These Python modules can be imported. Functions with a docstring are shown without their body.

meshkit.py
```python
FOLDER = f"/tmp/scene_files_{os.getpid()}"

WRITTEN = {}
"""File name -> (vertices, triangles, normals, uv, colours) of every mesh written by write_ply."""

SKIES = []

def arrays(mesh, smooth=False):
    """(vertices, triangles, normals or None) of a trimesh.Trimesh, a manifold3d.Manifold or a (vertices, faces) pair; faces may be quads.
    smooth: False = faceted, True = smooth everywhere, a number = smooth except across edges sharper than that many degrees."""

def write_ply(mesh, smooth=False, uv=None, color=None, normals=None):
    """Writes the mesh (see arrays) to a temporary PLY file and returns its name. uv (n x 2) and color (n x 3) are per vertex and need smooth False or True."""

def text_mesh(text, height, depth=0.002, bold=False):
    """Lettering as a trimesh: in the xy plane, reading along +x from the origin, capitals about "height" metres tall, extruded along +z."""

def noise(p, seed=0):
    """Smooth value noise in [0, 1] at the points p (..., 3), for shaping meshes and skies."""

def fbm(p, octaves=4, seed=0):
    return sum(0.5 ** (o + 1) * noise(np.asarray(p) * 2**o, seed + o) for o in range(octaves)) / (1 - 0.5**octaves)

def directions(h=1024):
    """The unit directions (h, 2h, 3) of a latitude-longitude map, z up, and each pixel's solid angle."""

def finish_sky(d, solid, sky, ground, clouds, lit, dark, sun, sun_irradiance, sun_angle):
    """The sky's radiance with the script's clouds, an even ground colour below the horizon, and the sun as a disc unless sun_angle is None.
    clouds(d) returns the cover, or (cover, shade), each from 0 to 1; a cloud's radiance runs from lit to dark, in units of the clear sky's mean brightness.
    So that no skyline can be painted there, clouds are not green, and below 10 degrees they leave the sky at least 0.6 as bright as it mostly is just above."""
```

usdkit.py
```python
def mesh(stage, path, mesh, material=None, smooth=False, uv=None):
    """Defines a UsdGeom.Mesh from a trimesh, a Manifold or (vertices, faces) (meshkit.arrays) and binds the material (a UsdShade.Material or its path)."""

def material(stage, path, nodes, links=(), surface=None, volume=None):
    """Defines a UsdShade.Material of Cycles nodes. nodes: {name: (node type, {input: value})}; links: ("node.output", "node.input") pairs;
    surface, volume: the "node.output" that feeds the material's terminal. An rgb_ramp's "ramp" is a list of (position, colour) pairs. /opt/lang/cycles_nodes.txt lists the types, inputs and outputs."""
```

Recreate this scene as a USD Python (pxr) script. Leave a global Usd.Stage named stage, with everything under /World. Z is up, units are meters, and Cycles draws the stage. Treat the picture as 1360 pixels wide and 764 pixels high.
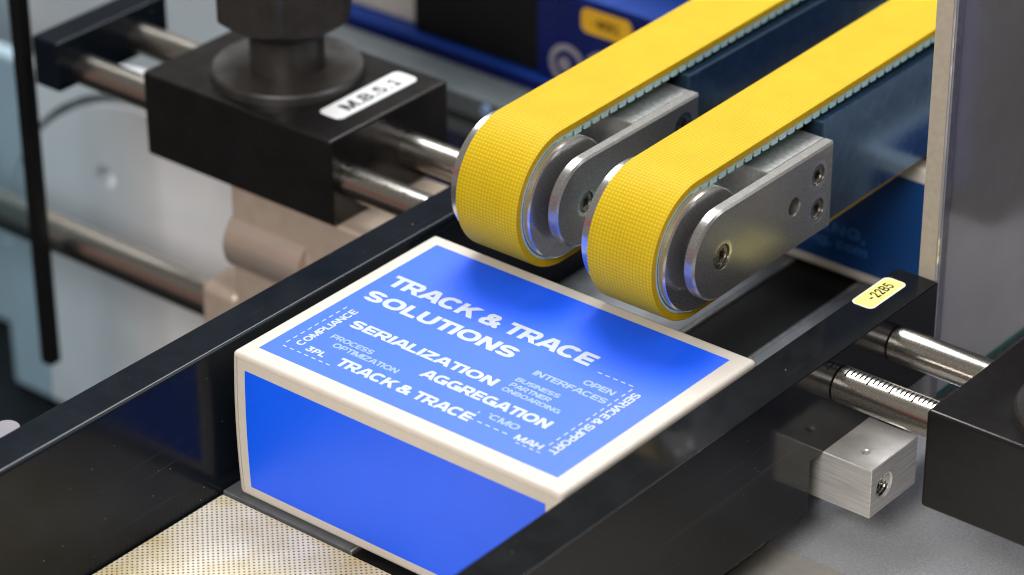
import math, random
import numpy as np
import trimesh
import manifold3d as m3
from manifold3d import Manifold, CrossSection
from shapely import LineString, Polygon, affinity, union_all
from shapely import box as clip_box
import meshkit, usdkit
from pxr import Usd, UsdGeom, UsdLux, UsdShade, Sdf, Gf

random.seed(7)
rng = np.random.default_rng(7)
stage = Usd.Stage.CreateInMemory()
UsdGeom.SetStageUpAxis(stage, "Z")
UsdGeom.SetStageMetersPerUnit(stage, 1.0)
UsdGeom.Xform.Define(stage, "/World")
UsdGeom.Scope.Define(stage, "/World/Looks")
mm = 0.001

# ------------------------------------------------------------------ camera, lights, exposure
CAM = np.array([0.452142, -0.445800, 0.413524])
R = np.array([[0.77487679, 0.63209039, -0.0052618],
              [0.3070933, -0.38371401, -0.87089452],
              [-0.55250308, 0.67322009, -0.49144181]])   # rows: image right, image down, forward
F_PX = 4095.588
cam = UsdGeom.Camera.Define(stage, "/World/camera")
m = Gf.Matrix4d(1.0)
for i, row in enumerate((R[0], -R[1], -R[2])):
    m.SetRow(i, Gf.Vec4d(*map(float, row), 0))
m.SetRow(3, Gf.Vec4d(*map(float, CAM), 1))
cam.AddTransformOp().Set(m)
cam.CreateHorizontalApertureAttr(36.0)
cam.CreateVerticalApertureAttr(36.0 * 575 / 1024)
cam.CreateFocalLengthAttr(36.0 * F_PX / 1360)
cam.CreateFStopAttr(11.5)
cam.CreateFocusDistanceAttr(0.735)
cam.CreateClippingRangeAttr(Gf.Vec2f(0.01, 100))
cam.CreateExposureAttr(0.0)


def M_(name, nodes, links=(), surface="p.BSDF", volume=None):
    return usdkit.material(stage, "/World/Looks/" + name, nodes, links, surface, volume)


dome_mat = M_("room_air", {"bg": ("background_shader", {"color": (1.0, 0.91, 0.81), "strength": 0.155})}, surface="bg.background")
dome = UsdLux.DomeLight.Define(stage, "/World/room_light")
dome.CreateIntensityAttr(1.0)
UsdShade.MaterialBindingAPI.Apply(dome.GetPrim()).Bind(dome_mat)


def rect_light(name, pos, target, w, h, intensity, color=(1, 1, 1)):
    l = UsdLux.RectLight.Define(stage, "/World/" + name)
    l.CreateWidthAttr(w)
    l.CreateHeightAttr(h)
    l.CreateIntensityAttr(intensity)
    l.CreateColorAttr(Gf.Vec3f(*color))
    p, t = np.array(pos, float), np.array(target, float)
    z = (p - t) / np.linalg.norm(p - t)
    up = np.array([0, 0, 1.0]) if abs(z[2]) < 0.95 else np.array([0, 1.0, 0])
    x = np.cross(up, z); x /= np.linalg.norm(x)
    y = np.cross(z, x)
    mt = Gf.Matrix4d(1.0)
    for i, row in enumerate((x, y, z)):
        mt.SetRow(i, Gf.Vec4d(*map(float, row), 0))
    mt.SetRow(3, Gf.Vec4d(*map(float, p), 1))
    l.AddTransformOp().Set(mt)
    return l


rect_light("softbox_back", (-0.40, 0.64, 1.19), (0.05, 0.05, 0.04), 0.95, 0.56, 15.5, (0.95, 0.98, 1.0))
rect_light("softbox_top", (0.35, -0.1, 1.7), (0.05, 0.05, 0.0), 1.0, 0.8, 1.8, (1.0, 0.98, 0.95))
rect_light("softbox_front", (0.50, -1.45, 1.25), (0.0, 0.08, 0.0), 0.8, 0.7, 21.0, (1.0, 0.97, 0.93))
rect_light("softbox_right", (0.90, 1.15, 0.95), (0.1, 0.05, 0.02), 0.8, 0.5, 5.0, (1.0, 0.98, 0.96))

# ------------------------------------------------------------------ naming helpers
used = {}


def numbered(parent, name):
    k = (parent, name)
    n = used.get(k, 0)
    used[k] = n + 1
    return name if n == 0 else f"{name}_{n:03d}"


def keys(prim, **kw):
    for k, v in kw.items():
        if v is not None:
            prim.SetCustomDataByKey(k, v)
    return prim


def thing(name, label, cat, loc=(0, 0, 0), group=None):
    x = UsdGeom.Xform.Define(stage, "/World/" + numbered("/World", name))
    x.AddTranslateOp().Set(Gf.Vec3d(*map(float, loc)))
    keys(x.GetPrim(), label=label, category=cat, group=group)
    x.base = np.array(loc, float)
    return x


def part(parent, name, mesh, mat, smooth=30, uv=None, label=None, kind=None):
    """A mesh under parent (a thing or a part), or at top level when parent is None. Coordinates are world ones; they are moved to the thing's base."""
    ppath = "/World" if parent is None else str(parent.GetPath())
    v, f, _ = meshkit.arrays(mesh, False)
    base = getattr(parent, "base", None)
    if base is not None:
        v = v - base
    p = usdkit.mesh(stage, f"{ppath}/{numbered(ppath, name)}", (v, f), mat, smooth=smooth, uv=uv)
    p.base = base
    keys(p.GetPrim(), label=label, kind=kind)
    return p


# ------------------------------------------------------------------ shape helpers (all in metres)
def box(x0, x1, y0, y1, z0, z1):
    return Manifold.cube([x1 - x0, y1 - y0, z1 - z0]).translate([x0, y0, z0])


def rbox(x0, x1, y0, y1, z0, z1, r, seg=12):
    """Box with rounded edges."""
    s = Manifold.sphere(r, seg)
    return Manifold.batch_hull([s.translate([x, y, z]) for x in (x0 + r, x1 - r) for y in (y0 + r, y1 - r) for z in (z0 + r, z1 - r)])


def cbox(x0, x1, y0, y1, z0, z1, c):
    """Box with chamfered edges."""
    return Manifold.batch_hull([box(x0, x1, y0 + c, y1 - c, z0 + c, z1 - c), box(x0 + c, x1 - c, y0, y1, z0 + c, z1 - c), box(x0 + c, x1 - c, y0 + c, y1 - c, z0, z1)])


def xcyl(x0, x1, y, z, r, seg=96, r2=None):
    """Cylinder along x (r at x0, r2 at x1)."""
    return Manifold.cylinder(x1 - x0, r, r if r2 is None else r2, seg).rotate([0, 90, 0]).translate([x0, y, z])


def zcyl(x, y, z0, z1, r, seg=96, r2=None):
    return Manifold.cylinder(z1 - z0, r, r if r2 is None else r2, seg).translate([x, y, z0])


def ycyl(x, y0, y1, z, r, seg=96, r2=None):
    return Manifold.cylinder(y1 - y0, r, r if r2 is None else r2, seg).rotate([-90, 0, 0]).translate([x, y0, z])


def rrect(w, h, r, seg=16):
    """2D rounded rectangle centred on the origin."""
    return CrossSection.square([w - 2 * r, h - 2 * r], True).offset(r, m3.JoinType.Round, 2.0, seg * 4)


def tm(man):
    me = man.to_mesh()
    return trimesh.Trimesh(np.array(me.vert_properties[:, :3]), np.array(me.tri_verts), process=False)


def text(s, cap, width, bold=True, depth=0.00005, fat=0.0):
    """Lettering with capitals cap tall and the given total width, from the origin along +x."""
    t = meshkit.text_mesh(s, cap, depth, bold)
    if fat:
        tri = t.triangles[np.abs(t.face_normals[:, 2]) > 0.9]
        tri = tri[tri[:, :, 2].max(1) > depth / 2]
        shape = union_all([Polygon(q[:, :2]).buffer(cap * 0.004) for q in tri]).buffer(fat * cap).simplify(cap * 0.004)
        t = trimesh.util.concatenate([trimesh.creation.extrude_polygon(g, depth, engine="earcut") for g in getattr(shape, "geoms", [shape])])
        t.apply_scale([1, 1 / (1 + 2 * fat), 1])
    t = t.copy()
    x0, x1 = t.bounds[0][0], t.bounds[1][0]
    t.apply_translation([-x0, 0, 0])
    t.apply_scale([width / (x1 - x0), 1, 1])
    return t


# a heavy, wide grotesque drawn from strokes in a box one unit tall: letter -> (width, stroke centrelines)
def arc(cx, cy, rx, ry, a0, a1, n=24):
    """Superellipse arc, a little squarer than an ellipse, as wide grotesques are."""
    out = []
    for a in np.radians(np.linspace(a0, a1, n)):
        c, q = math.cos(a), math.sin(a)
        out.append((cx + rx * math.copysign(abs(c) ** 0.86, c), cy + ry * math.copysign(abs(q) ** 0.86, q)))
    return out


def alphabet(k):
    """k: stroke weight for capitals one unit tall."""
    h = k / 2
    lo, hi, md = h * 0.9, 1 - h * 0.9, 0.5
    def bowl(w, y0, y1, x0=0.0):
        r = (y1 - y0) / 2
        return [(x0, y1), (w - h - r * 0.75, y1)] + arc(w - h - r * 0.75, (y0 + y1) / 2, r * 0.75, r, 90, -90) + [(x0, y0)]
    g = {}
    g["I"] = (k, [[(h, 0), (h, 1)]])
    g["L"] = (0.70, [[(h, 1), (h, lo), (0.70, lo)]])
    g["T"] = (0.80, [[(0, hi), (0.80, hi)], [(0.40, 1), (0.40, 0)]])
    g["E"] = (0.74, [[(0.74, hi), (h, hi), (h, lo), (0.74, lo)], [(h, md), (0.69, md)]])
    g["F"] = (0.70, [[(0.70, hi), (h, hi), (h, 0)], [(h, md - 0.02), (0.64, md - 0.02)]])
    g["H"] = (0.84, [[(h, 0), (h, 1)], [(0.84 - h, 0), (0.84 - h, 1)], [(h, md), (0.84 - h, md)]])
    g["N"] = (0.86, [[(h, 0), (h, 1)], [(0.86 - h, 0), (0.86 - h, 1)], [(h * 0.8, 1.05), (0.86 - h * 0.8, -0.05)]])
    g["M"] = (1.04, [[(h, 0), (h, 1)], [(1.04 - h, 0), (1.04 - h, 1)], [(h * 0.9, 1.08), (0.52, 0.0), (1.04 - h * 0.9, 1.08)]])
    g["A"] = (0.94, [[(h * 0.55, -0.08), (0.47 - h * 0.25, 1.06)], [(0.94 - h * 0.55, -0.08), (0.47 + h * 0.25, 1.06)], [(0.22, 0.29), (0.72, 0.29)]])
    g["V"] = (0.92, [[(h * 0.55, 1.08), (0.46 - h * 0.2, -0.06)], [(0.92 - h * 0.55, 1.08), (0.46 + h * 0.2, -0.06)]])
    g["Z"] = (0.80, [[(0.02, hi), (0.79, hi)], [(0.0, lo), (0.80, lo)], [(0.74, hi), (0.07, lo)]])
    g["K"] = (0.90, [[(h, 0), (h, 1)], [(h, 0.34), (0.86, 1.10)], [(0.40, 0.62), (0.86, -0.10)]])
    g["P"] = (0.80, [[(h, 0), (h, 1)], bowl(0.80, 0.40, hi)])
    g["R"] = (0.86, [[(h, 0), (h, 1)], bowl(0.83, 0.43, hi), [(0.46, 0.43), (0.80, -0.06)]])
    g["B"] = (0.84, [[(h, 0), (h, 1)], bowl(0.80, 0.53, hi), bowl(0.84, lo, 0.53)])
    g["D"] = (0.88, [[(h, 0), (h, 1)], [(0, hi), (0.46, hi)] + arc(0.46, md, 0.42 - h, hi - md, 90, -90) + [(0, lo)]])
    g["O"] = (0.98, [arc(0.49, md, 0.49 - h, hi - md, 0, 360, 64)])
    g["C"] = (0.92, [arc(0.48, md, 0.48 - h, hi - md, 42, 318, 56)])
    g["G"] = (0.96, [arc(0.48, md, 0.48 - h, hi - md, 44, 335, 56), [(0.52, 0.44), (0.96, 0.44)], [(0.96 - h * 0.8, 0.50), (0.96 - h * 0.8, 0.0)]])
    g["U"] = (0.86, [[(h, 1), (h, 0.40)] + arc(0.43, 0.40, 0.43 - h, 0.40 - lo, 180, 360) + [(0.86 - h, 1)]])
    r = (hi - lo) / 4
    g["S"] = (0.84, [arc(0.42, hi - r, 0.42 - h, r, 18, 270, 32) + arc(0.42, lo + r, 0.42 - h, r, 90, -162, 32)])
    g["3"] = (0.80, [arc(0.39, hi - r, 0.37 - h, r, 155, -90, 30), arc(0.40, lo + r, 0.40 - h, r, 90, -155, 30), [(0.26, 0.5), (0.45, 0.5)]])
    g["&"] = (0.96, [[(0.94, 0.02), (0.30, 0.66)] + arc(0.42, 0.76, 0.19, 0.155, 215, -60, 24) + arc(0.36, 0.29, 0.36 - h, 0.21, 100, 300, 28) + [(0.70, 0.22), (0.86, 0.50)]])
    g["\u2019"] = (0.16, [[(0.11, 1.0), (0.07, 0.74)]])
    return g


def heavy(words, cap, width, weight=0.20, depth=0.00005):
    """Lettering in the stroke alphabet, capitals cap tall, fitted to width."""
    g, x, shapes = alphabet(weight), 0.0, []
    for ch in words:
        if ch == " ":
            x += 0.24
            continue
        w, lines = g[ch]
        glyph = union_all([LineString(l).buffer(weight / 2, cap_style=2, join_style=1) for l in lines]).intersection(clip_box(-0.02, 0, w + 0.02, 1))
        shapes.append(affinity.translate(glyph, x, 0))
        x += w + 0.05 - (0.07 if ch in "ATV" else 0.0)
    shape = union_all(shapes)
    x0, _, x1, _ = shape.bounds
    shape = affinity.affine_transform(shape, [width / (x1 - x0), 0, 0, cap, -x0 * width / (x1 - x0), 0])
    return trimesh.util.concatenate([trimesh.creation.extrude_polygon(q, depth, engine="earcut") for q in getattr(shape, "geoms", [shape]) if q.area > 1e-12])


def place(t, origin, ux, uy):
    """Maps a mesh from local (x, y, z) to origin + x*ux + y*uy + z*(ux x uy)."""
    ux, uy = np.array(ux, float), np.array(uy, float)
    A = np.eye(4)
    A[:3, 0], A[:3, 1], A[:3, 2], A[:3, 3] = ux, uy, np.cross(ux, uy), origin
    t = t.copy()
    t.apply_transform(A)
    return t


# ------------------------------------------------------------------ materials
def noise_mat(name, base, rough, metallic=0.0, nscale=400, ndepth=0.25, rough_var=0.1, bump=0.0, bump_scale=1500, bump_dist=0.00005, stretch=(1, 1, 1), spec=0.5, coat=0.0, coat_rough=0.1, coat_ior=1.5, dust=0.0, dust_scale=330, tint2=None, detail=4, scuff=0.0):
    """Principled surface whose colour and roughness vary with noise in object space; optional micro bump and sparse dust specks."""
    base = tuple(base)
    c2 = tint2 or tuple(max(0.0, b * (1 - ndepth)) for b in base)
    nodes = {
        "g": ("texture_coordinate", {}),
        "mp": ("mapping", {"scale": stretch}),
        "n": ("noise_texture", {"scale": nscale, "detail": detail, "roughness": 0.6}),
        "r": ("rgb_ramp", {"ramp": [(0.3, c2), (0.7, base)]}),
        "rr": ("map_range", {"from_min": 0.25, "from_max": 0.75, "to_min": max(0.02, rough - rough_var), "to_max": min(1, rough + rough_var), "clamp": True}),
        "p": ("principled_bsdf", {"metallic": metallic, "specular_ior_level": spec, "coat_weight": coat, "coat_roughness": coat_rough, "coat_ior": coat_ior}),
    }
    links = [("g.object", "mp.vector"), ("mp.vector", "n.vector"), ("n.fac", "r.fac"), ("n.fac", "rr.value"), ("rr.result", "p.roughness")]
    if dust:
        nodes["v"] = ("voronoi_texture", {"scale": dust_scale, "randomness": 1.0})
        nodes["dn"] = ("noise_texture", {"scale": 60, "detail": 2})
        nodes["dt"] = ("math", {"math_type": "multiply", "value2": 0.15})
        nodes["dl"] = ("math", {"math_type": "less_than"})
        nodes["dm"] = ("math", {"math_type": "multiply", "value2": dust})
        nodes["mx"] = ("mix_color", {"b": (0.5, 0.5, 0.5)})
        nodes["gt"] = ("math", {"math_type": "subtract", "value2": 0.32})
        links += [("g.object", "v.vector"), ("g.object", "dn.vector"), ("dn.fac", "gt.value1"), ("gt.value", "dt.value1"), ("v.distance", "dl.value1"), ("dt.value", "dl.value2"), ("dl.value", "dm.value1"), ("dm.value", "mx.fac"), ("r.color", "mx.a"), ("mx.result", "p.base_color")]
    else:
        links += [("r.color", "p.base_color")]
    if scuff:
        nodes.update({"sm": ("mapping", {"scale": (420, 9, 420)}), "sn": ("noise_texture", {"scale": 1.0, "detail": 5, "roughness": 0.7}),
                      "sg": ("noise_texture", {"scale": 22, "detail": 2}), "sr": ("map_range", {"from_min": 0.60, "from_max": 0.74, "to_min": 0.0, "to_max": scuff, "clamp": True}),
                      "sk": ("map_range", {"from_min": 0.42, "from_max": 0.62, "to_min": 0.0, "to_max": 1.0, "clamp": True}), "sx": ("math", {"math_type": "multiply"}),
                      "sc": ("mix_color", {"b": (0.16, 0.16, 0.17)}), "sa": ("math", {"math_type": "add"}), "st": ("math", {"math_type": "multiply", "value2": 0.6})})
        links = [l for l in links if l[1] not in ("p.base_color", "p.roughness")]
        links += [("g.object", "sm.vector"), ("sm.vector", "sn.vector"), ("g.object", "sg.vector"), ("sn.fac", "sr.value"), ("sg.fac", "sk.value"), ("sr.result", "sx.value1"), ("sk.result", "sx.value2"),
                  ("sx.value", "sc.fac"), ("mx.result" if dust else "r.color", "sc.a"), ("sc.result", "p.base_color"), ("sx.value", "st.value1"), ("st.value", "sa.value1"), ("rr.result", "sa.value2"), ("sa.value", "p.roughness")]
    if bump:
        nodes["bn"] = ("noise_texture", {"scale": bump_scale, "detail": 3})
        nodes["b"] = ("bump", {"strength": bump, "distance": bump_dist})
        links += [("mp.vector", "bn.vector"), ("bn.fac", "b.height"), ("b.normal", "p.normal")]
        if coat:
            links.append(("b.normal", "p.coat_normal"))
    return M_(name, nodes, links)


M_black = noise_mat("black_anodised", (0.006, 0.009, 0.014), 0.17, nscale=90, rough_var=0.03, bump=0.03, bump_scale=2600, bump_dist=0.00003, spec=0.2, dust=0.6, scuff=0.12)
M_black_gloss = noise_mat("black_gloss_plate", (0.006, 0.007, 0.009), 0.12, nscale=120, rough_var=0.03, bump=0.03, bump_scale=2600, bump_dist=0.00003, spec=0.3, dust=0.6, scuff=0.10)
M_black_block = noise_mat("black_block", (0.012, 0.011, 0.011), 0.22, nscale=100, rough_var=0.04, bump=0.05, bump_scale=2200, bump_dist=0.00003, spec=0.4)
M_knob = noise_mat("dark_knob", (0.034, 0.030, 0.028), 0.36, nscale=150, bump=0.15, bump_scale=1500, bump_dist=0.00004, spec=0.55)
M_steel = noise_mat("polished_steel", (0.66, 0.64, 0.61), 0.16, 1.0, nscale=500, ndepth=0.12, rough_var=0.04, bump=0.03, bump_scale=3000, bump_dist=0.00003)
M_shaft = noise_mat("ground_steel_shaft", (0.62, 0.58, 0.52), 0.24, 1.0, nscale=2500, ndepth=0.10, rough_var=0.03, bump=0.03, bump_scale=5000, bump_dist=0.00003)
M_plate = noise_mat("bead_blasted_steel", (0.46, 0.45, 0.44), 0.29, 0.85, nscale=2600, ndepth=0.14, rough_var=0.04, bump=0.18, bump_scale=3600, bump_dist=0.00004)
M_plate_edge = noise_mat("machined_steel", (0.62, 0.61, 0.60), 0.30, 0.85, nscale=700, ndepth=0.10, rough_var=0.04, bump=0.08, bump_scale=2600, bump_dist=0.00004)
M_alu = noise_mat("brushed_aluminium", (0.80, 0.77, 0.74), 0.34, 0.6, nscale=700, ndepth=0.22, rough_var=0.08, bump=0.3, bump_scale=900, bump_dist=0.00005, stretch=(0.12, 0.12, 2.2))
M_guide = noise_mat("guide_plate_blue_reflection", (0.13, 0.23, 0.37), 0.20, 0.9, nscale=300, ndepth=0.15, rough_var=0.04, bump=0.03, bump_scale=2500, bump_dist=0.00003)  # blue mirrored from the far carton is put into the metal colour
M_screw = noise_mat("screw_steel", (0.36, 0.33, 0.29), 0.28, 1.0, nscale=1500, ndepth=0.3, rough_var=0.08, bump=0.1, bump_scale=2500)
M_sink = noise_mat("bright_countersink", (0.75, 0.73, 0.69), 0.2, 1.0, nscale=1500, ndepth=0.15, rough_var=0.06)
M_dark = noise_mat("dark_recess", (0.01, 0.01, 0.01), 0.7, nscale=300)
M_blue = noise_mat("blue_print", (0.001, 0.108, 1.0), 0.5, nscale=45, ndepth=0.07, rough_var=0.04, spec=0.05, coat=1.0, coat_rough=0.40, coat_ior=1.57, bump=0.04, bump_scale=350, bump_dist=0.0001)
M_blue_shaded = noise_mat("shaded_blue_print", (0.006, 0.045, 0.17), 0.5, nscale=45, ndepth=0.07, rough_var=0.04, spec=0.1, coat=0.5, coat_rough=0.30, coat_ior=1.5)  # carton blue with the shade over the far carton put into the colour
M_lettering_shaded = noise_mat("shaded_lettering_print", (0.03, 0.13, 0.36), 0.5, nscale=200, ndepth=0.05)  # far carton lettering, darkened by the same painted shade
M_cream = noise_mat("cream_board", (0.58, 0.53, 0.47), 0.5, nscale=300, ndepth=0.05, rough_var=0.05, spec=0.3, coat=0.3, coat_rough=0.38, bump=0.06, bump_scale=700, bump_dist=0.0001)
M_white_print = noise_mat("white_print", (0.46, 0.51, 0.59), 0.45, nscale=300, ndepth=0.04, spec=0.4)
M_pale_print = noise_mat("pale_blue_print", (0.27, 0.38, 0.68), 0.45, nscale=300, ndepth=0.04, spec=0.4)
M_yellow_label = noise_mat("yellow_label", (0.80, 0.72, 0.20), 0.35, nscale=900, ndepth=0.08)
M_label_white = noise_mat("white_label", (0.78, 0.79, 0.80), 0.35, nscale=900, ndepth=0.05)
M_ink = noise_mat("black_ink", (0.008, 0.008, 0.009), 0.8, nscale=400, spec=0.1)
M_teal = noise_mat("teal_polyurethane", (0.50, 0.72, 0.72), 0.4, nscale=900, ndepth=0.3, bump=0.2, bump_scale=2500, spec=0.5)
M_flange = noise_mat("turned_steel", (0.70, 0.69, 0.67), 0.22, 0.92, nscale=2500, ndepth=0.08, rough_var=0.03, bump=0.03, bump_scale=3500, bump_dist=0.00003)
M_teal_dark = noise_mat("teal_glass_edge", (0.0, 0.09, 0.085), 0.15, nscale=500, ndepth=0.3)
M_tan = noise_mat("tan_mount_metal", (0.52, 0.42, 0.34), 0.4, 0.3, nscale=200, ndepth=0.12, rough_var=0.05)
M_bronze = noise_mat("tan_polished_metal", (0.66, 0.55, 0.47), 0.33, 0.65, nscale=60, ndepth=0.08, rough_var=0.03)
M_lightgrey = noise_mat("light_grey_paint", (0.66, 0.655, 0.67), 0.5, nscale=40, ndepth=0.08, spec=0.3)
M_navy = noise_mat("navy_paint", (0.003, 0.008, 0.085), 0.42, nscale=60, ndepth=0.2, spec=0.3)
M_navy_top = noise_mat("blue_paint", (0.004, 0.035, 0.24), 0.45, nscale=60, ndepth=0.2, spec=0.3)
M_blackpaint = noise_mat("black_paint", (0.006, 0.006, 0.007), 0.5, nscale=80, spec=0.2)
M_greybar = noise_mat("grey_extrusion", (0.10, 0.12, 0.13), 0.4, nscale=80, ndepth=0.2)
M_orange = noise_mat("amber_sticker", (0.62, 0.34, 0.012), 0.45, nscale=80, ndepth=0.1)
M_beige = noise_mat("beige_cover", (0.42, 0.39, 0.36), 0.5, nscale=80)
M_emblem = noise_mat("grey_emblem", (0.22, 0.2, 0.24), 0.5, nscale=80)
M_bed = noise_mat("machine_bed_steel", (0.58, 0.59, 0.62), 0.26, 0.4, nscale=1600, ndepth=0.25, rough_var=0.06, bump=0.15, bump_scale=2600, bump_dist=0.00004)
M_bed_front = noise_mat("machine_bed_plate", (0.42, 0.40, 0.37), 0.5, 0.3, nscale=350, ndepth=0.15, rough_var=0.06, bump=0.1)
M_lane = noise_mat("grey_slide_plate", (0.20, 0.21, 0.225), 0.45, 0.6, nscale=250, ndepth=0.15, bump=0.08)
M_panel = noise_mat("grey_guard_panel", (0.62, 0.61, 0.635), 0.10, 0.6, nscale=30, ndepth=0.14, rough_var=0.05, spec=0.6, coat=0.6, coat_rough=0.04, dust=0.4, dust_scale=420, scuff=0.3)
M_panel_edge = noise_mat("pale_panel_edge", (0.40, 0.35, 0.28), 0.5, nscale=500, ndepth=0.15, bump=0.15)
M_panel_rim = noise_mat("clear_rim", (0.20, 0.20, 0.24), 0.12, nscale=200, ndepth=0.3, spec=0.8)
M_blackstrip = noise_mat("black_rubber_lane", (0.006, 0.006, 0.006), 0.6, nscale=300, spec=0.2)

# yellow belt cover: a woven crossing of ridges in belt coordinates (uv in millimetres)
M_belt = M_("yellow_belt_cover", {
    "uv": ("uvmap", {"attribute": "st"}),
    "s": ("separate_xyz", {}),
    "u": ("math", {"math_type": "multiply", "value2": 2 * math.pi / 0.98}),
    "v": ("math", {"math_type": "multiply", "value2": 2 * math.pi / 0.98}),
    "su": ("math", {"math_type": "sine"}),
    "sv": ("math", {"math_type": "sine"}),
    "su1": ("math", {"math_type": "multiply_add", "value2": 0.5, "value3": 0.5}),
    "sv1": ("math", {"math_type": "multiply_add", "value2": 0.5, "value3": 0.5}),
    "pr": ("math", {"math_type": "multiply"}),
    "n": ("noise_texture", {"scale": 1.4, "detail": 3}),
    "nn": ("math", {"math_type": "multiply", "value2": 0.5}),
    "h": ("math", {"math_type": "add"}),
    "b": ("bump", {"strength": 0.75, "distance": 0.00012}),
    "n2": ("noise_texture", {"scale": 0.10, "detail": 5, "roughness": 0.65}),
    "r": ("rgb_ramp", {"ramp": [(0.30, (0.575, 0.385, 0.004)), (0.70, (0.62, 0.425, 0.006))]}),
    "dk": ("map_range", {"from_min": 0.0, "from_max": 0.4, "to_min": 0.78, "to_max": 1.0, "clamp": True}),
    "mx": ("mix_color", {"blend_type": "multiply", "fac": 1.0}),
    "p": ("principled_bsdf", {"roughness": 0.6, "specular_ior_level": 0.22}),
}, [("uv.UV", "s.vector"), ("s.x", "u.value1"), ("s.y", "v.value1"), ("u.value", "su.value1"), ("v.value", "sv.value1"), ("su.value", "su1.value1"), ("sv.value", "sv1.value1"), ("su1.value", "pr.value1"), ("sv1.value", "pr.value2"),
    ("uv.UV", "n.vector"), ("uv.UV", "n2.vector"), ("n.fac", "nn.value1"), ("pr.value", "h.value1"), ("nn.value", "h.value2"), ("h.value", "b.height"), ("b.normal", "p.normal"),
    ("n2.fac", "r.fac"), ("pr.value", "dk.value"), ("r.color", "mx.a"), ("dk.result", "mx.b"), ("mx.result", "p.base_color")])
M_belt_edge = noise_mat("yellow_belt_edge", (0.62, 0.38, 0.005), 0.55, nscale=700, ndepth=0.2, bump=0.25, bump_scale=2000, spec=0.2)

# cream perforated conveyor belt: staggered rows of pin holes
M_conv = M_("cream_perforated_belt", {
    "g": ("texture_coordinate", {}),
    "mp": ("mapping", {"rotation": (0, 0, math.radians(45)), "scale": (1, 1, 0)}),
    "v": ("voronoi_texture", {"dimensions": "2D", "scale": 840, "randomness": 0.0}),
    "n": ("noise_texture", {"scale": 700, "detail": 2}),
    "nm": ("math", {"math_type": "multiply", "value2": 0.06}),
    "d": ("math", {"math_type": "add"}),
    "mr": ("map_range", {"from_min": 0.18, "from_max": 0.31, "to_min": 0.0, "to_max": 1.0, "clamp": True}),
    "n2": ("noise_texture", {"scale": 30, "detail": 4, "roughness": 0.6}),
    "r": ("rgb_ramp", {"ramp": [(0.40, (0.62, 0.50, 0.25)), (0.60, (0.84, 0.79, 0.66))]}),
    "mx": ("mix_color", {"a": (0.24, 0.18, 0.09)}),
    "b": ("bump", {"strength": 0.8, "distance": 0.0002}),
    "p": ("principled_bsdf", {"roughness": 0.5, "specular_ior_level": 0.4}),
}, [("g.object", "mp.vector"), ("mp.vector", "v.vector"), ("g.object", "n.vector"), ("g.object", "n2.vector"), ("n.fac", "nm.value1"), ("v.distance", "d.value1"), ("nm.value", "d.value2"), ("d.value", "mr.value"),
    ("mr.result", "mx.fac"), ("n2.fac", "r.fac"), ("r.color", "mx.b"), ("mx.result", "p.base_color"), ("mr.result", "b.height"), ("b.normal", "p.normal")])

# tinted clear pane: mostly passes light, reflects by fresnel
M_pane = M_("tinted_clear_pane", {
    "t": ("transparent_bsdf", {"color": (0.78, 0.88, 0.93)}),
    "gl": ("glossy_bsdf", {"roughness": 0.05, "color": (1, 1, 1)}),
    "m": ("mix_closure", {"fac": 0.07}),
}, [("t.BSDF", "m.closure1"), ("gl.BSDF", "m.closure2")], surface="m.closure")

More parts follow.
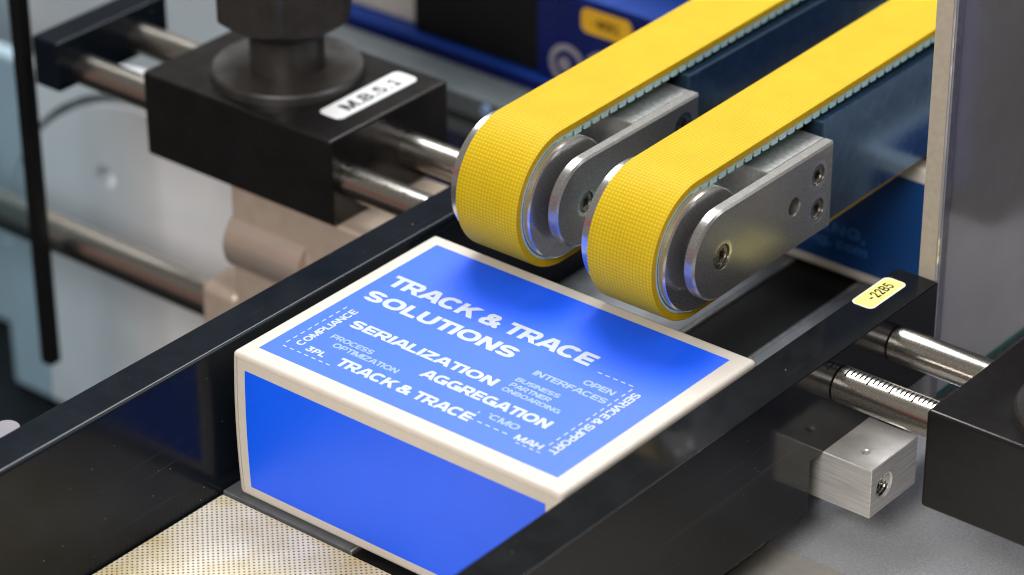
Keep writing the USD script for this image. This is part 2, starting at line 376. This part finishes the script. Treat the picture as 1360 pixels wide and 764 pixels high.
# ------------------------------------------------------------------ setting: machine bed and backdrop
bed = box(0.060, 0.60, 0.078, 0.80, -0.030, -0.012)
keys(part(None, "machine_bed", bed, M_bed).GetPrim(), kind="structure", label="grey satin steel machine bed under the right clamp")
bf = box(0.1035, 0.60, -0.40, 0.0775, -0.030, -0.0115)
keys(part(None, "machine_bed_plate", bf, M_bed_front).GetPrim(), kind="structure", label="pale matt bed plate in front of the steel bed")
bf2 = box(0.02, 0.103, -0.40, 0.0775, -0.030, -0.0118)
keys(part(None, "machine_bed_plate", bf2, M_bed_front).GetPrim(), kind="structure", label="narrow bed plate beneath the right guide rail")
floor = box(-0.9, 0.60, -0.5, 1.2, -0.16, -0.14)
red = box(-1.9, 0.1, -1.32, -1.30, 0.13, 0.42)
keys(part(None, "red_partition", red, noise_mat("red_cloth", (0.55, 0.03, 0.03), 0.7, nscale=40)).GetPrim(), kind="structure", label="red partition in front of the machine, seen only as reflections in the steel")
keys(part(None, "machine_floor", floor, M_blackpaint).GetPrim(), kind="structure")

# light grey machine wall far behind on the left
wall = rbox(-0.60, -0.2225, 0.32, 0.36, -0.139, 0.10, 0.002)
keys(part(None, "machine_wall", wall, M_lightgrey).GetPrim(), kind="structure", label="light grey machine wall behind the clamp")

# ------------------------------------------------------------------ conveyor: perforated belt, slide plates
W = 0.100
t = thing("conveyor_belt", "cream perforated conveyor belt with rows of pin holes between the black rails", "conveyor belt", (0.048, -0.1, 0))
part(t, "belt_surface", rbox(-0.0040, 0.1000, -0.30, -0.0020, -0.0060, -0.0004, 0.0009), M_conv)
part(t, "nose_bar", box(-0.0040, 0.1000, -0.2999, -0.0030, -0.0110, -0.0063), M_dark)

t = thing("slide_bed", "grey steel slide bed with a black centre lane under the carton", "slide bed", (0.048, 0.1, 0))
part(t, "slide_plate", cbox(-0.0042, 0.0370, -0.0017, 0.40, -0.0040, 0.0, 0.0002), M_lane)
part(t, "slide_plate", cbox(0.0600, 0.1000, -0.0017, 0.40, -0.0040, 0.0, 0.0002), M_lane)
part(t, "lane_edge", cbox(0.0372, 0.0380, -0.0017, 0.40, -0.0040, -0.0001, 0.0001), M_plate_edge)
part(t, "lane_edge", cbox(0.0590, 0.0598, -0.0017, 0.40, -0.0040, -0.0001, 0.0001), M_plate_edge)
part(t, "centre_lane", box(0.0381, 0.0589, -0.0015, 0.40, -0.0040, -0.0011), M_blackstrip)

# ------------------------------------------------------------------ guide rails
RZ = 0.0395


def rail_bar(x0, x1, y0, y1, z0, z1, r=0.0007):
    cs = rrect(x1 - x0, z1 - z0, r, 6)
    return cs.extrude(y1 - y0).rotate([90, 0, 0]).translate([(x0 + x1) / 2, y1, (z0 + z1) / 2])


t = thing("guide_rail", "long black guide rail along the left side of the carton", "guide rail", (-0.010, 0.0, 0), group="black guide rails")
part(t, "rail_bar", rail_bar(-0.0160, -0.0044, -0.32, 0.150, -0.006, RZ, 0.0011), M_black)

t = thing("guide_rail", "black guide rail right of the carton bearing a small yellow tag", "guide rail", (0.106, 0.0, 0), group="black guide rails")
rr = rail_bar(0.1003, 0.1122, -0.32, 0.0805, -0.0002, RZ, 0.00035) + rail_bar(0.1003, 0.1122, 0.0805 - 0.001, 0.1342, -0.0002, RZ, 0.00035) - box(0.09, 0.12, 0.0805, 0.14, -0.01, 0.0140)
part(t, "rail_bar", rr, M_black_gloss)
lab = part(t, "tag", rrect(0.0064, 0.0162, 0.0016).extrude(0.00012).translate([0.10385, 0.1207, RZ - 0.00001]), M_label_white)
part(lab, "tag_face", rrect(0.0058, 0.0156, 0.0014).extrude(0.00004).translate([0.10385, 0.1207, RZ + 0.000105]), M_yellow_label)
tx = place(text("-22B5", 0.0028, 0.0092, True), (0.1051, 0.1167, RZ + 0.00014), (0, 1, 0), (-1, 0, 0))
part(lab, "lettering", tx, M_ink, smooth=False)

# ------------------------------------------------------------------ cartons
H = 0.0404
D = 0.0745


def warp(mesh, bow=1.0):
    """The board of the side walls bows out a little between its creases."""
    v = mesh.vertices
    fz = np.clip(1 - (2 * v[:, 2] / H - 1) ** 2, 0, 1)
    fx = np.clip(1 - (2 * v[:, 0] / W - 1) ** 2, 0, 1)
    fy = np.clip(1 - (2 * v[:, 1] / D - 1) ** 2, 0, 1)
    dx = -0.0008 * bow * fz * np.clip(1 - v[:, 0] / 0.02, 0, 1)
    dy = -0.0005 * bow * fz * fx * np.clip(1 - v[:, 1] / 0.02, 0, 1)
    mesh.vertices = v + np.c_[dx, dy, np.zeros(len(v))]
    return mesh


def slab(x0, x1, y0, y1, z0, z1, step=0.004):
    return tm(box(x0, x1, y0, y1, z0, z1).refine_to_length(step))


def carton(label, y_off, full):
    t = thing("carton", label, "carton", (0.05, 0.0 + y_off, 0.0002), group=None)
    off = np.array([0, y_off, 0.0002])

    def add(parent, name, mesh, mat, smooth=30, **kw):
        mesh = mesh.copy()
        mesh.apply_translation(off)
        return part(parent, name, mesh, mat, smooth, **kw)

    body = rbox(0, W, 0, D, 0, H - 0.00004, 0.0012, 16)
    body = body - box(0.00150, 0.00180, -0.01, 0.00030, 0.0010, H - 0.0012)          # the glue flap's seam
    body = body - box(0.0010, W - 0.001, -0.0100, 0.00012, H - 0.00155, H - 0.00147)  # the lid's crease
    add(t, "board_body", warp(tm(body.refine_to_length(0.004))), M_cream)
    ink = M_blue if full else M_blue_shaded
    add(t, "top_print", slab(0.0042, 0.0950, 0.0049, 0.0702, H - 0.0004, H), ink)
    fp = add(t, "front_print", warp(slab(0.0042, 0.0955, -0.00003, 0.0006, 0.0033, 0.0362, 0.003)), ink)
    zt = H - 0.00001
    if not full:
        for s, x1, z, w, h in (("RING,", 0.0612, 0.0128, 0.0175, 0.0030), ("nting. com", 0.0618, 0.0085, 0.0240, 0.0027)):
            add(fp, "lettering", warp(place(text(s, h, w, True, 0.0003), (x1 - w, -0.00006 + 0.0001, z), (1, 0, 0), (0, 0, 1))), M_lettering_shaded, False)
        return t
    X, Y = (1, 0, 0), (0, 1, 0)
    lines = [  # words, left, baseline, width, capital height (mm), material
        ("TRACK & TRACE", 7.2, 46.9, 63.4, 5.3, M_white_print), ("SOLUTIONS", 7.2, 38.1, 46.9, 4.9, M_white_print),
        ("SERIALIZATION", 13.8, 25.8, 45.0, 3.5, M_white_print), ("AGGREGATION", 42.2, 19.0, 38.0, 3.55, M_white_print),
        ("TRACK & TRACE", 23.2, 10.3, 41.0, 3.6, M_white_print), ("PROCESS", 14.2, 19.0, 13.0, 1.9, M_pale_print),
        ("OPTIMIZATION", 17.2, 16.1, 20.2, 2.0, M_pale_print), ("3PL", 13.3, 11.0, 5.8, 2.1, M_white_print),
        ("INTERFACES", 62.6, 35.9, 21.4, 2.2, M_pale_print), ("OPEN", 74.3, 39.9, 8.9, 2.2, M_pale_print),
        ("BUSINESS", 61.2, 31.2, 12.9, 1.7, M_pale_print), ("PARTNER", 61.6, 28.5, 11.9, 1.8, M_pale_print), ("ONBOARDING", 61.3, 25.9, 17.1, 1.7, M_pale_print),
        ("\u2019CMO", 66.2, 14.4, 9.2, 2.2, M_pale_print), ("MAH", 77.0, 11.3, 7.6, 2.2, M_white_print)]
    for s, x, y, w, c, mat in lines:
        add(t, "lettering", place(text(s, c * mm, w * mm, True, fat=0.03) if s == "3PL" else heavy(s, c * mm, w * mm, 0.245 if c > 3 else 0.21), (x * mm, y * mm, zt), X, Y), mat, False)
    add(t, "lettering", place(heavy("COMPLIANCE", 2.2 * mm, 20.6 * mm), (11.6 * mm, 11.8 * mm, zt), Y, (-1, 0, 0)), M_white_print, False)
    add(t, "lettering", place(heavy("SERVICE & SUPPORT", 2.3 * mm, 32.6 * mm), (86.4 * mm, 44.3 * mm, zt), (0, -1, 0), (1, 0, 0)), M_white_print, False)

    def dashes(x0, y0, x1, y1, n):
        d = np.array([x1 - x0, y1 - y0]) / n
        for k in range(n):
            a = np.array([x0, y0]) + d * k
            b = a + d * 0.55
            e = np.array([0.16, 0.16])
            lo, hi = np.minimum(a, b) - e * (d == 0) * 1.0, np.maximum(a, b) + e * (d == 0) * 1.0
            add(t, "dash", slab(lo[0] * mm, hi[0] * mm, lo[1] * mm, hi[1] * mm, zt, zt + 0.00004, 0.05), M_white_print, False)

    dashes(7.6, 10.8, 7.6, 33.6, 9)
    dashes(7.9, 9.3, 24.0, 9.3, 7)
    dashes(74.2, 46.3, 85.6, 46.3, 5)
    dashes(85.2, 45.2, 85.2, 13.0, 12)
    dashes(63.5, 11.9, 75.9, 11.9, 5)
    dashes(63.8, 13.2, 63.8, 16.2, 2)
    dashes(78.5, 10.4, 86.5, 10.4, 4)
    return t


carton("blue and cream carton lettered TRACK & TRACE SOLUTIONS at the front", 0.0, True)
carton("blue carton farther along with shade put into its print colour, half hidden behind the belt ends", 0.182, False)

# ------------------------------------------------------------------ yellow belt units
PY, PZ, PR = 0.0815, 0.0597, 0.0185      # front pulley axis and outer radius of the belt
LEN = 0.215                              # straight length of the runs
RISE = 0.0040                            # the top run rises slightly


def loop(r_in, y0=PY, n_arc=48, step=0.004, r=None):
    """Closed belt path in (y, z) at offset r from the pulley axes, with arc length."""
    c2 = np.array([y0 + LEN, PZ + RISE])
    c1 = np.array([y0, PZ])
    pts = []
    n = int(LEN / step)
    for k in range(n_arc + 1):
        a = math.pi * 1.5 - math.pi * k / n_arc
        pts.append(c1 + r * np.array([math.cos(a), math.sin(a)]))
    for k in range(1, n):
        pts.append((c1 + [0, r]) * (1 - k / n) + (c2 + [0, r]) * k / n)
    for k in range(n_arc + 1):
        a = math.pi * 0.5 - math.pi * k / n_arc
        pts.append(c2 + r * np.array([math.cos(a), math.sin(a)]))
    for k in range(1, n):
        pts.append((c2 - [0, r]) * (1 - k / n) + (c1 - [0, r]) * k / n)
    return np.array(pts)


def belt_band(x0, x1, r0, r1, bev=0.0003, outer_only=False):
    """A belt band between radii r0 < r1 with bevelled outer edges; returns (mesh, uv)."""
    prof = [(x0, r0), (x0, r1 - bev), (x0 + bev, r1)] + [(x0 + bev + (x1 - x0 - 2 * bev) * k / 12, r1) for k in range(1, 12)] + [(x1 - bev, r1), (x1, r1 - bev), (x1, r0)]
    if outer_only == "cover":
        prof = prof[1:-1]
    elif outer_only == "edges":
        prof = [prof[-2], prof[-1], (x0, r0), prof[1]]
    rings = [loop(0, r=r) for _, r in prof]
    n = len(rings[0])
    s = np.r_[0, np.cumsum(np.linalg.norm(np.diff(rings[len(prof) // 2], axis=0, append=rings[len(prof) // 2][:1]), axis=1))]
    V, UV, Fc = [], [], []
    for (x, r), ring in zip(prof, rings):
        ring = np.vstack([ring, ring[:1]])
        V.append(np.c_[np.full(n + 1, x), ring])
        UV.append(np.c_[s / mm, np.full(n + 1, x / mm)])
    V, UV = np.vstack(V), np.vstack(UV)
    m_ = len(prof)
    for j in range(m_ if not outer_only else m_ - 1):
        j2 = (j + 1) % m_
        for i in range(n):
            a, b, c, d = j * (n + 1) + i, j * (n + 1) + i + 1, j2 * (n + 1) + i + 1, j2 * (n + 1) + i
            Fc.append((a, d, c)); Fc.append((a, c, b))
    return V, np.array(Fc), UV


def torx_socket(y, z, x0, x1, r):
    """Six-lobed recess along x."""
    pts = [((r * (0.80 + 0.20 * math.cos(6 * a))) * math.cos(a), (r * (0.80 + 0.20 * math.cos(6 * a))) * math.sin(a)) for a in np.linspace(0, 2 * math.pi, 72, endpoint=False)]
    return CrossSection([pts]).extrude(x1 - x0).rotate([90, 0, 90]).translate([x0, y, z])


def belt_unit(label):
    X0, X1 = 0.0575, 0.0767
    t = thing("belt_unit", label, "belt drive", (0.067, PY, 0.041), group="yellow belt drives")
    # cover
    V, Fc, UV = belt_band(X0, X1, PR - 0.0019, PR, outer_only="cover")
    bx = stage.GetPrimAtPath(t.GetPath())
    v = V - t.base
    bp = usdkit.mesh(stage, f"{t.GetPath()}/{numbered(str(t.GetPath()), 'belt_cover')}", (v, Fc), M_belt, smooth=True, uv=UV)
    bp.base = t.base
    V, Fc, UV = belt_band(X0, X1, PR - 0.0019, PR, outer_only="edges")
    part(bp, "belt_edge", (V, Fc), M_belt_edge, smooth=40)
    # toothed inner layer
    V, Fc, UV = belt_band(X0 + 0.0005, X1 - 0.00015, PR - 0.0026, PR - 0.00192, 0.00005)
    tb = part(t, "toothed_belt", (V, Fc), M_teal, smooth=40)
    pitch = 0.0036
    n = int(0.150 / pitch)
    for k in range(n):
        y = PY - 0.001 + k * pitch
        z = PZ + RISE * (y - PY) / LEN + PR - 0.0026
        cs = CrossSection([[(-0.00140, 0.0002), (-0.00115, -0.0012), (0.00115, -0.0012), (0.00140, 0.0002)]])
        too = cs.extrude(X1 - X0 - 0.0007).rotate([90, 0, 90]).translate([X0 + 0.0006, y, z])
        part(tb, "tooth", too, M_teal, smooth=False)
    # pulley with flanges
    pul = xcyl(X0 + 0.0002, X1 - 0.0008, PY, PZ, PR - 0.0038, 128)
    part(t, "pulley", pul, M_steel)
    fl = xcyl(X1 - 0.0007, X1 + 0.0014, PY, PZ, 0.0157, 180) + xcyl(X1 + 0.0014, X1 + 0.0018, PY, PZ, 0.0157, 180, 0.0153)
    part(t, "flange", fl, M_flange)
    fl = xcyl(X0 - 0.0034, X0 - 0.0001, PY, PZ, 0.0160, 180)
    part(t, "flange", fl, M_flange)
    part(t, "axle", xcyl(X0 - 0.0060, X1 + 0.0044, PY, PZ, 0.0060, 48), M_dark)

    # side plates
    def plate(x0, x1, holes):
        zc, r, yb = 0.0606, 0.0118, 0.1277
        c = 0.0005
        def prism(a, b, d):
            return Manifold.batch_hull([xcyl(a, b, PY, zc, r - d, 128), box(a, b, PY, yb - d, zc - r + d, zc + r - d)])
        p = Manifold.batch_hull([prism(x0 + c, x1 - c, 0), prism(x0, x1, c)])
        for y, z, kind in holes:
            if kind == "screw":
                p = p - xcyl(x1 - 0.0022, x1 + 0.001, y, z, 0.0028, 48) - xcyl(x1 - 0.00095, x1 + 0.00002, y, z, 0.0029, 64, 0.0039) - xcyl(x1 - 0.0002, x1 + 0.00002, y, z, 0.00382, 64)
            else:
                p = p - xcyl(x0 - 0.001, x1 + 0.001, y, z, 0.0023, 48) - xcyl(x1 - 0.0003, x1 + 0.00002, y, z, 0.0023, 48, 0.0026)
        return p

    screws = [(PY, 0.0604), (0.1212, 0.0656), (0.1215, 0.0562)]
    px0, px1 = 0.0810, 0.0842
    sp = part(t, "side_plate", plate(px0, px1, [(y, z, "screw") for y, z in screws] + [(0.1113, 0.0609, "hole")]), M_plate, smooth=25)
    for k, (y, z) in enumerate(screws):
        sink = xcyl(px1 - 0.00094, px1 - 0.00006, y, z, 0.0029, 64, 0.00382) - xcyl(px1 - 0.002, px1 + 0.001, y, z, 0.00278, 64)
        part(sp, "countersink", sink, M_sink)
        sc = xcyl(px1 - 0.0021, px1 - 0.0007, y, z, 0.00272, 64) + xcyl(px1 - 0.00071, px1 - 0.00045, y, z, 0.00272, 64, 0.0023)
        sc = sc - torx_socket(y, z, px1 - 0.0016, px1 + 0.001, 0.00155)
        part(sp, "screw", sc, M_screw)
    # spacer block between the plates
    part(t, "spacer_block", cbox(X0 + 0.002, px0 - 0.00005, 0.1040, 0.1283, 0.0500, 0.0721, 0.0003), M_plate_edge)
    # long guide plate and inner core
    part(t, "guide_plate", cbox(X1 - 0.0040, X1 + 0.0016, 0.1312, PY + LEN - 0.02, 0.0447, 0.0743, 0.0004), M_guide)
    part(t, "guide_plate", cbox(X0 + 0.0002, X0 + 0.0040, 0.1337, PY + LEN - 0.02, 0.0447, 0.0738, 0.0003), M_guide)
    part(t, "core_bar", box(X0 + 0.0042, X1 - 0.0042, 0.1286, PY + LEN - 0.021, 0.0450, 0.0700), M_dark)
    part(t, "rear_pulley", xcyl(X0 - 0.0002, X1 + 0.0002, PY + LEN, PZ + RISE, PR - 0.0038, 96), M_steel)
    return t


u2 = belt_unit("yellow belt drive nearest the tagged rail, its screwed side plate in full view")
u1 = UsdGeom.Xform.Define(stage, "/World/" + numbered("/World", "belt_unit"))
u1.GetPrim().GetReferences().AddInternalReference(u2.GetPath())
u1.GetPrim().SetInstanceable(True)
UsdGeom.Xformable(u1).ClearXformOpOrder()
u1.AddTranslateOp().Set(Gf.Vec3d(0.067 - 0.0414, PY + 0.0006, 0.041 + 0.0002))
keys(u1.GetPrim(), label="rear yellow belt drive beside the lettered clamp, partly behind the other belt", category="belt drive", group="yellow belt drives")


# ------------------------------------------------------------------ clamp blocks with knobs
def knob_mesh(cx, cy, z0):
    """Six-sided hand knob with rounded corners, its lower rim turned to a cone as on a bolt head."""
    hexa = CrossSection([[(0.0205 * math.cos(math.radians(60 * k - 52)), 0.0205 * math.sin(math.radians(60 * k - 52))) for k in range(6)]])
    hexa = hexa.offset(-0.003, m3.JoinType.Round, 2.0, 48).offset(0.003, m3.JoinType.Round, 2.0, 48)
    body = hexa.extrude(0.030).translate([0, 0, z0])
    cone = Manifold.cylinder(0.0050, 0.0148, 0.0215, 128).translate([0, 0, z0]) + Manifold.cylinder(0.022, 0.0215, 0.0215, 128).translate([0, 0, z0 + 0.0049]) + Manifold.cylinder(0.0045, 0.0215, 0.0165, 128).translate([0, 0, z0 + 0.0268])
    return (body ^ cone).translate([cx, cy, 0])


t = thing("clamp_block", "black clamp block with white tag M.B.5.1 and a dark knob on top", "clamp", (-0.081, 0.110, 0.022), group="black shaft clamps")
part(t, "block_body", rbox(-0.1160, -0.0460, 0.0860, 0.1340, 0.0220, 0.0475, 0.0008), M_black_block)
part(t, "washer", zcyl(-0.0838, 0.1105, 0.0475, 0.0496, 0.0213, 128) + zcyl(-0.0838, 0.1105, 0.0496, 0.0503, 0.0213, 128, 0.0207), M_knob)
part(t, "knob_stem", zcyl(-0.0838, 0.1105, 0.0502, 0.0680, 0.0104, 96), M_knob)
part(t, "knob", knob_mesh(-0.0838, 0.1105, 0.0632), M_knob, smooth=35)
lab = part(t, "tag", rrect(0.0082, 0.0325, 0.0020).extrude(0.00015).translate([-0.0568, 0.1135, 0.04749]), M_label_white)
part(lab, "lettering", place(text("M.B.5.1", 0.0042, 0.0225, True, fat=0.01), (-0.0546, 0.1030, 0.04763), (0, 1, 0), (-1, 0, 0)), M_ink, smooth=False)

t = thing("clamp_block", "black clamp block at the right edge holding the graduated shaft", "clamp", (0.177, 0.105, 0.012), group="black shaft clamps")
part(t, "block_body", rbox(0.1420, 0.2120, 0.0825, 0.1290, 0.0125, 0.0390, 0.0010), M_black_block)
part(t, "washer", zcyl(0.1765, 0.1050, 0.0390, 0.0412, 0.0213, 128) + zcyl(0.1765, 0.1050, 0.0412, 0.0419, 0.0213, 128, 0.0207), M_knob)
part(t, "knob_stem", zcyl(0.1765, 0.1050, 0.0418, 0.0500, 0.0104, 96), M_knob)
part(t, "knob", knob_mesh(0.1765, 0.1050, 0.0480), M_knob, smooth=35)


# ------------------------------------------------------------------ shafts
def shaft(label, x0, x1, y, z, r, ticks=False, cat="shaft", group="steel guide shafts"):
    t = thing("guide_shaft", label, cat, ((x0 + x1) / 2, y, z), group=group)
    s = Manifold.batch_hull([xcyl(x0, x1, y, z, r - 0.0003, 96), xcyl(x0 + 0.0003, x1 - 0.0003, y, z, r, 96)])
    sp = part(t, "rod", s, M_shaft)
    if ticks:
        n = int((x1 - x0) / 0.00125) - 1
        for k in range(n):
            x = x0 + 0.0022 + k * 0.00125
            if x > x1 - 0.001:
                break
            bs = np.radians(np.linspace(-20 if k % 5 else -30, 12, 9))
            pts = [((r + 0.00004) * math.sin(b), (r + 0.00004) * math.cos(b)) for b in bs[::-1]] + [((r - 0.0001) * math.sin(b), (r - 0.0001) * math.cos(b)) for b in bs]
            tick = CrossSection([pts]).extrude(0.00042).rotate([90, 0, 90]).translate([x, y, z])
            part(sp, "graduation", tick, M_ink, smooth=False)
    return t


shaft("graduated steel shaft with black tick marks between right rail and clamp", 0.1122, 0.1430, 0.0923, 0.0302, 0.0046, True, group=None)
shaft("plain steel shaft just behind the graduated one on the right", 0.1122, 0.1430, 0.1162, 0.0305, 0.0045, group=None)
shaft("shiny steel shaft from the lettered clamp to the left rail, nearer of the pair", -0.0462, -0.0158, 0.0930, 0.0332, 0.0046, True, group=None)
shaft("steel shaft from the lettered clamp running behind the rear belt drive", -0.0462, -0.0158, 0.1168, 0.0338, 0.0046, group=None)
shaft("blurred steel shaft joining the far end block, nearer of the pair", -0.1500, -0.1158, 0.0950, 0.0348, 0.0046, group=None)
shaft("blurred steel shaft joining the far end block, behind its twin", -0.1500, -0.1158, 0.1172, 0.0368, 0.0046, group=None)
shaft("thick blurred steel shaft crossing low in front of the pale round cover", -0.2800, -0.0985, 0.1025, -0.0305, 0.0058, group=None)

t = thing("end_block", "black end block at upper left that holds two shafts", "end block", (-0.154, 0.106, 0.031))
part(t, "block_body", rbox(-0.1595, -0.1495, 0.0850, 0.1290, 0.0310, 0.0462, 0.0006), M_black)

# aluminium stop block under the right rail
t = thing("stop_block", "bare aluminium block with a threaded side hole under the right rail", "block", (0.113, 0.096, 0.0003))
bx = cbox(0.0990, 0.1262, 0.0861, 0.1064, 0.0003, 0.0139, 0.00018)
bx = bx - xcyl(0.1150, 0.13, 0.0921, 0.0070, 0.0032, 48) - xcyl(0.1258, 0.1264, 0.0921, 0.0070, 0.0032, 48, 0.0037)
bx = bx - zcyl(0.1202, 0.0925, 0.0012, 0.02, 0.0010, 40) - zcyl(0.1202, 0.0925, 0.0136, 0.0141, 0.00095, 40, 0.0014)
bp = part(t, "block_body", bx, M_alu)
for k in range(8):
    x = 0.1180 + k * 0.00095
    core = xcyl(x - 0.0001, x + 0.00045, 0.0921, 0.0070, 0.00318, 48, 0.00265) + xcyl(x + 0.00045, x + 0.0010, 0.0921, 0.0070, 0.00265, 48, 0.00318)
    ring = xcyl(x, x + 0.0009, 0.0921, 0.0070, 0.00319, 48) - core
    part(bp, "thread", ring, M_steel)

# ------------------------------------------------------------------ guard panel on the right
t = thing("guard_panel", "tall glossy grey guard panel with pale front edge at the end of the right rail", "panel", (0.1096, 0.25, 0.0047))
part(t, "sheet", box(0.1072, 0.1118, 0.1346, 0.60, 0.0052, 0.30), M_panel)
part(t, "front_edge", box(0.1066, 0.1112, 0.1343, 0.1346, 0.0396, 0.30), M_panel_edge)
part(t, "rim", box(0.1119, 0.1124, 0.1346, 0.1372, 0.0052, 0.30), M_panel_rim)
part(t, "lower_edge", box(0.1070, 0.1122, 0.1346, 0.60, 0.0042, 0.0052), M_teal_dark)

# ------------------------------------------------------------------ left background
t = thing("mount_block", "tan metal mount block beneath the lettered clamp", "mount", (-0.065, 0.10, -0.05))
part(t, "upright", rbox(-0.0865, -0.0300, 0.0880, 0.1250, -0.1395, 0.0215, 0.0012), M_tan)
part(t, "bushing", xcyl(-0.0866, -0.0585, 0.0940, 0.0030, 0.0098, 96), M_bronze)
part(t, "foot", rbox(-0.1020, -0.0868, 0.0885, 0.1240, -0.1395, -0.0150, 0.0030), M_tan)

t = thing("round_cover", "pale grey round machine cover seen behind the low shaft", "cover", (-0.185, 0.16, -0.080))
cv = ycyl(-0.185, 0.150, 0.1575, -0.080, 0.0682, 128)
cv = cv - ycyl(-0.2049, 0.145, 0.160, -0.0405, 0.0042, 32)
part(t, "face", cv, M_lightgrey)
part(t, "ring", ycyl(-0.185, 0.153, 0.158, -0.080, 0.0790, 128) - ycyl(-0.185, 0.14, 0.19, -0.080, 0.0712, 128), M_lightgrey)
part(t, "back_panel", rbox(-0.42, -0.228, 0.1785, 0.186, -0.1395, -0.030, 0.002), M_lightgrey)
part(t, "groove", ycyl(-0.185, 0.1545, 0.1572, -0.080, 0.0708, 128) - ycyl(-0.185, 0.14, 0.19, -0.080, 0.0684, 128), M_greybar)
part(t, "base", rbox(-0.262, -0.120, 0.152, 0.176, -0.1395, -0.082, 0.002), M_lightgrey)

t = thing("acrylic_guard", "blue tinted clear acrylic guard with black strut at the far left", "guard", (-0.17, 0.09, -0.068))
part(t, "strut", rbox(-0.1722, -0.1676, 0.0880, 0.0925, -0.0680, 0.16, 0.0006), M_blackpaint)
part(t, "pane", box(-0.34, -0.1724, 0.0895, 0.0920, -0.1390, 0.16), M_pane)

t = thing("cap_strip", "white round ended strip beside the left rail at the photo edge", "strip", (-0.02, -0.06, 0.030))
part(t, "strip_body", rrect(0.0060, 0.0500, 0.0028).extrude(0.004).translate([-0.0208, -0.0755, 0.0330]), M_emblem)

# ------------------------------------------------------------------ navy machine behind
t = thing("printer_housing", "dark blue machine housing with amber sticker and ring emblem behind the belts", "machine", (-0.09, 0.25, -0.005))
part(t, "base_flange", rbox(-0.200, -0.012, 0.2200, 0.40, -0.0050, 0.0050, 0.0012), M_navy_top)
part(t, "flange_face", box(-0.1985, -0.0135, 0.2192, 0.2199, -0.0040, 0.0040), M_navy)
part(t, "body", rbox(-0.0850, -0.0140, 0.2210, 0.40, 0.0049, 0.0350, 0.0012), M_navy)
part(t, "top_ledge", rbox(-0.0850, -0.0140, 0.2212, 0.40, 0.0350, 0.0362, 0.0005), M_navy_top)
part(t, "black_cover", rbox(-0.1360, -0.0852, 0.2225, 0.40, 0.0049, 0.0700, 0.0012), M_blackpaint)
part(t, "pillar", rbox(-0.185, -0.1365, 0.2265, 0.40, 0.0049, 0.0700, 0.0012), M_beige)
part(t, "upper_box", rbox(-0.060, -0.0140, 0.2500, 0.40, 0.0362, 0.0900, 0.0012), M_blackpaint)
part(t, "plinth", box(-0.200, -0.020, 0.2260, 0.40, -0.1395, -0.0052), M_navy)
st = part(t, "sticker", rrect(0.0190, 0.0080, 0.0025).extrude(0.0002).rotate([90, 0, 0]).translate([-0.0580, 0.2210, 0.0292]), M_orange)
part(st, "lettering", place(text("-M0K1", 0.0030, 0.0100, True, 0.0001), (-0.0630, 0.2208, 0.0277), (1, 0, 0), (0, 0, 1)), M_ink, smooth=False)
for x, z in ((-0.0728, 0.0122), (-0.0590, 0.0134)):
    part(t, "emblem_ring", ycyl(x, 0.2206, 0.2211, z, 0.0068, 64) - ycyl(x, 0.2200, 0.2220, z, 0.0048, 64), M_emblem)
part(t, "emblem_dot", ycyl(-0.0738, 0.2206, 0.2211, 0.0122, 0.0023, 32), M_emblem)

t = thing("cross_extrusion", "dark grey extrusion running across below the blue housing", "extrusion", (-0.1, 0.20, -0.01))
part(t, "bar", rbox(-0.190, -0.020, 0.1960, 0.2110, -0.0085, 0.0060, 0.0010), M_greybar)
part(t, "slot", box(-0.189, -0.021, 0.1957, 0.1961, -0.0035, -0.0010), M_dark)
part(t, "pale_disc", ycyl(-0.0840, 0.1950, 0.1961, 0.0030, 0.0018, 24), M_pale_print)  # small pale blue disc on the front of the bar

t = thing("added_dark_blocker", "unseen dark cabinet to the right, showing only as a reflection in the guard panel", "blocker", (0.26, 0.32, -0.012))  # box added out of view so the panel mirrors something dark
part(t, "blocker_body", rbox(0.163, 0.40, 0.250, 0.42, -0.0118, 0.22, 0.003), M_blackpaint)
part(t, "blocker_front", rbox(0.170, 0.393, 0.2478, 0.2499, 0.000, 0.21, 0.0005), M_navy)
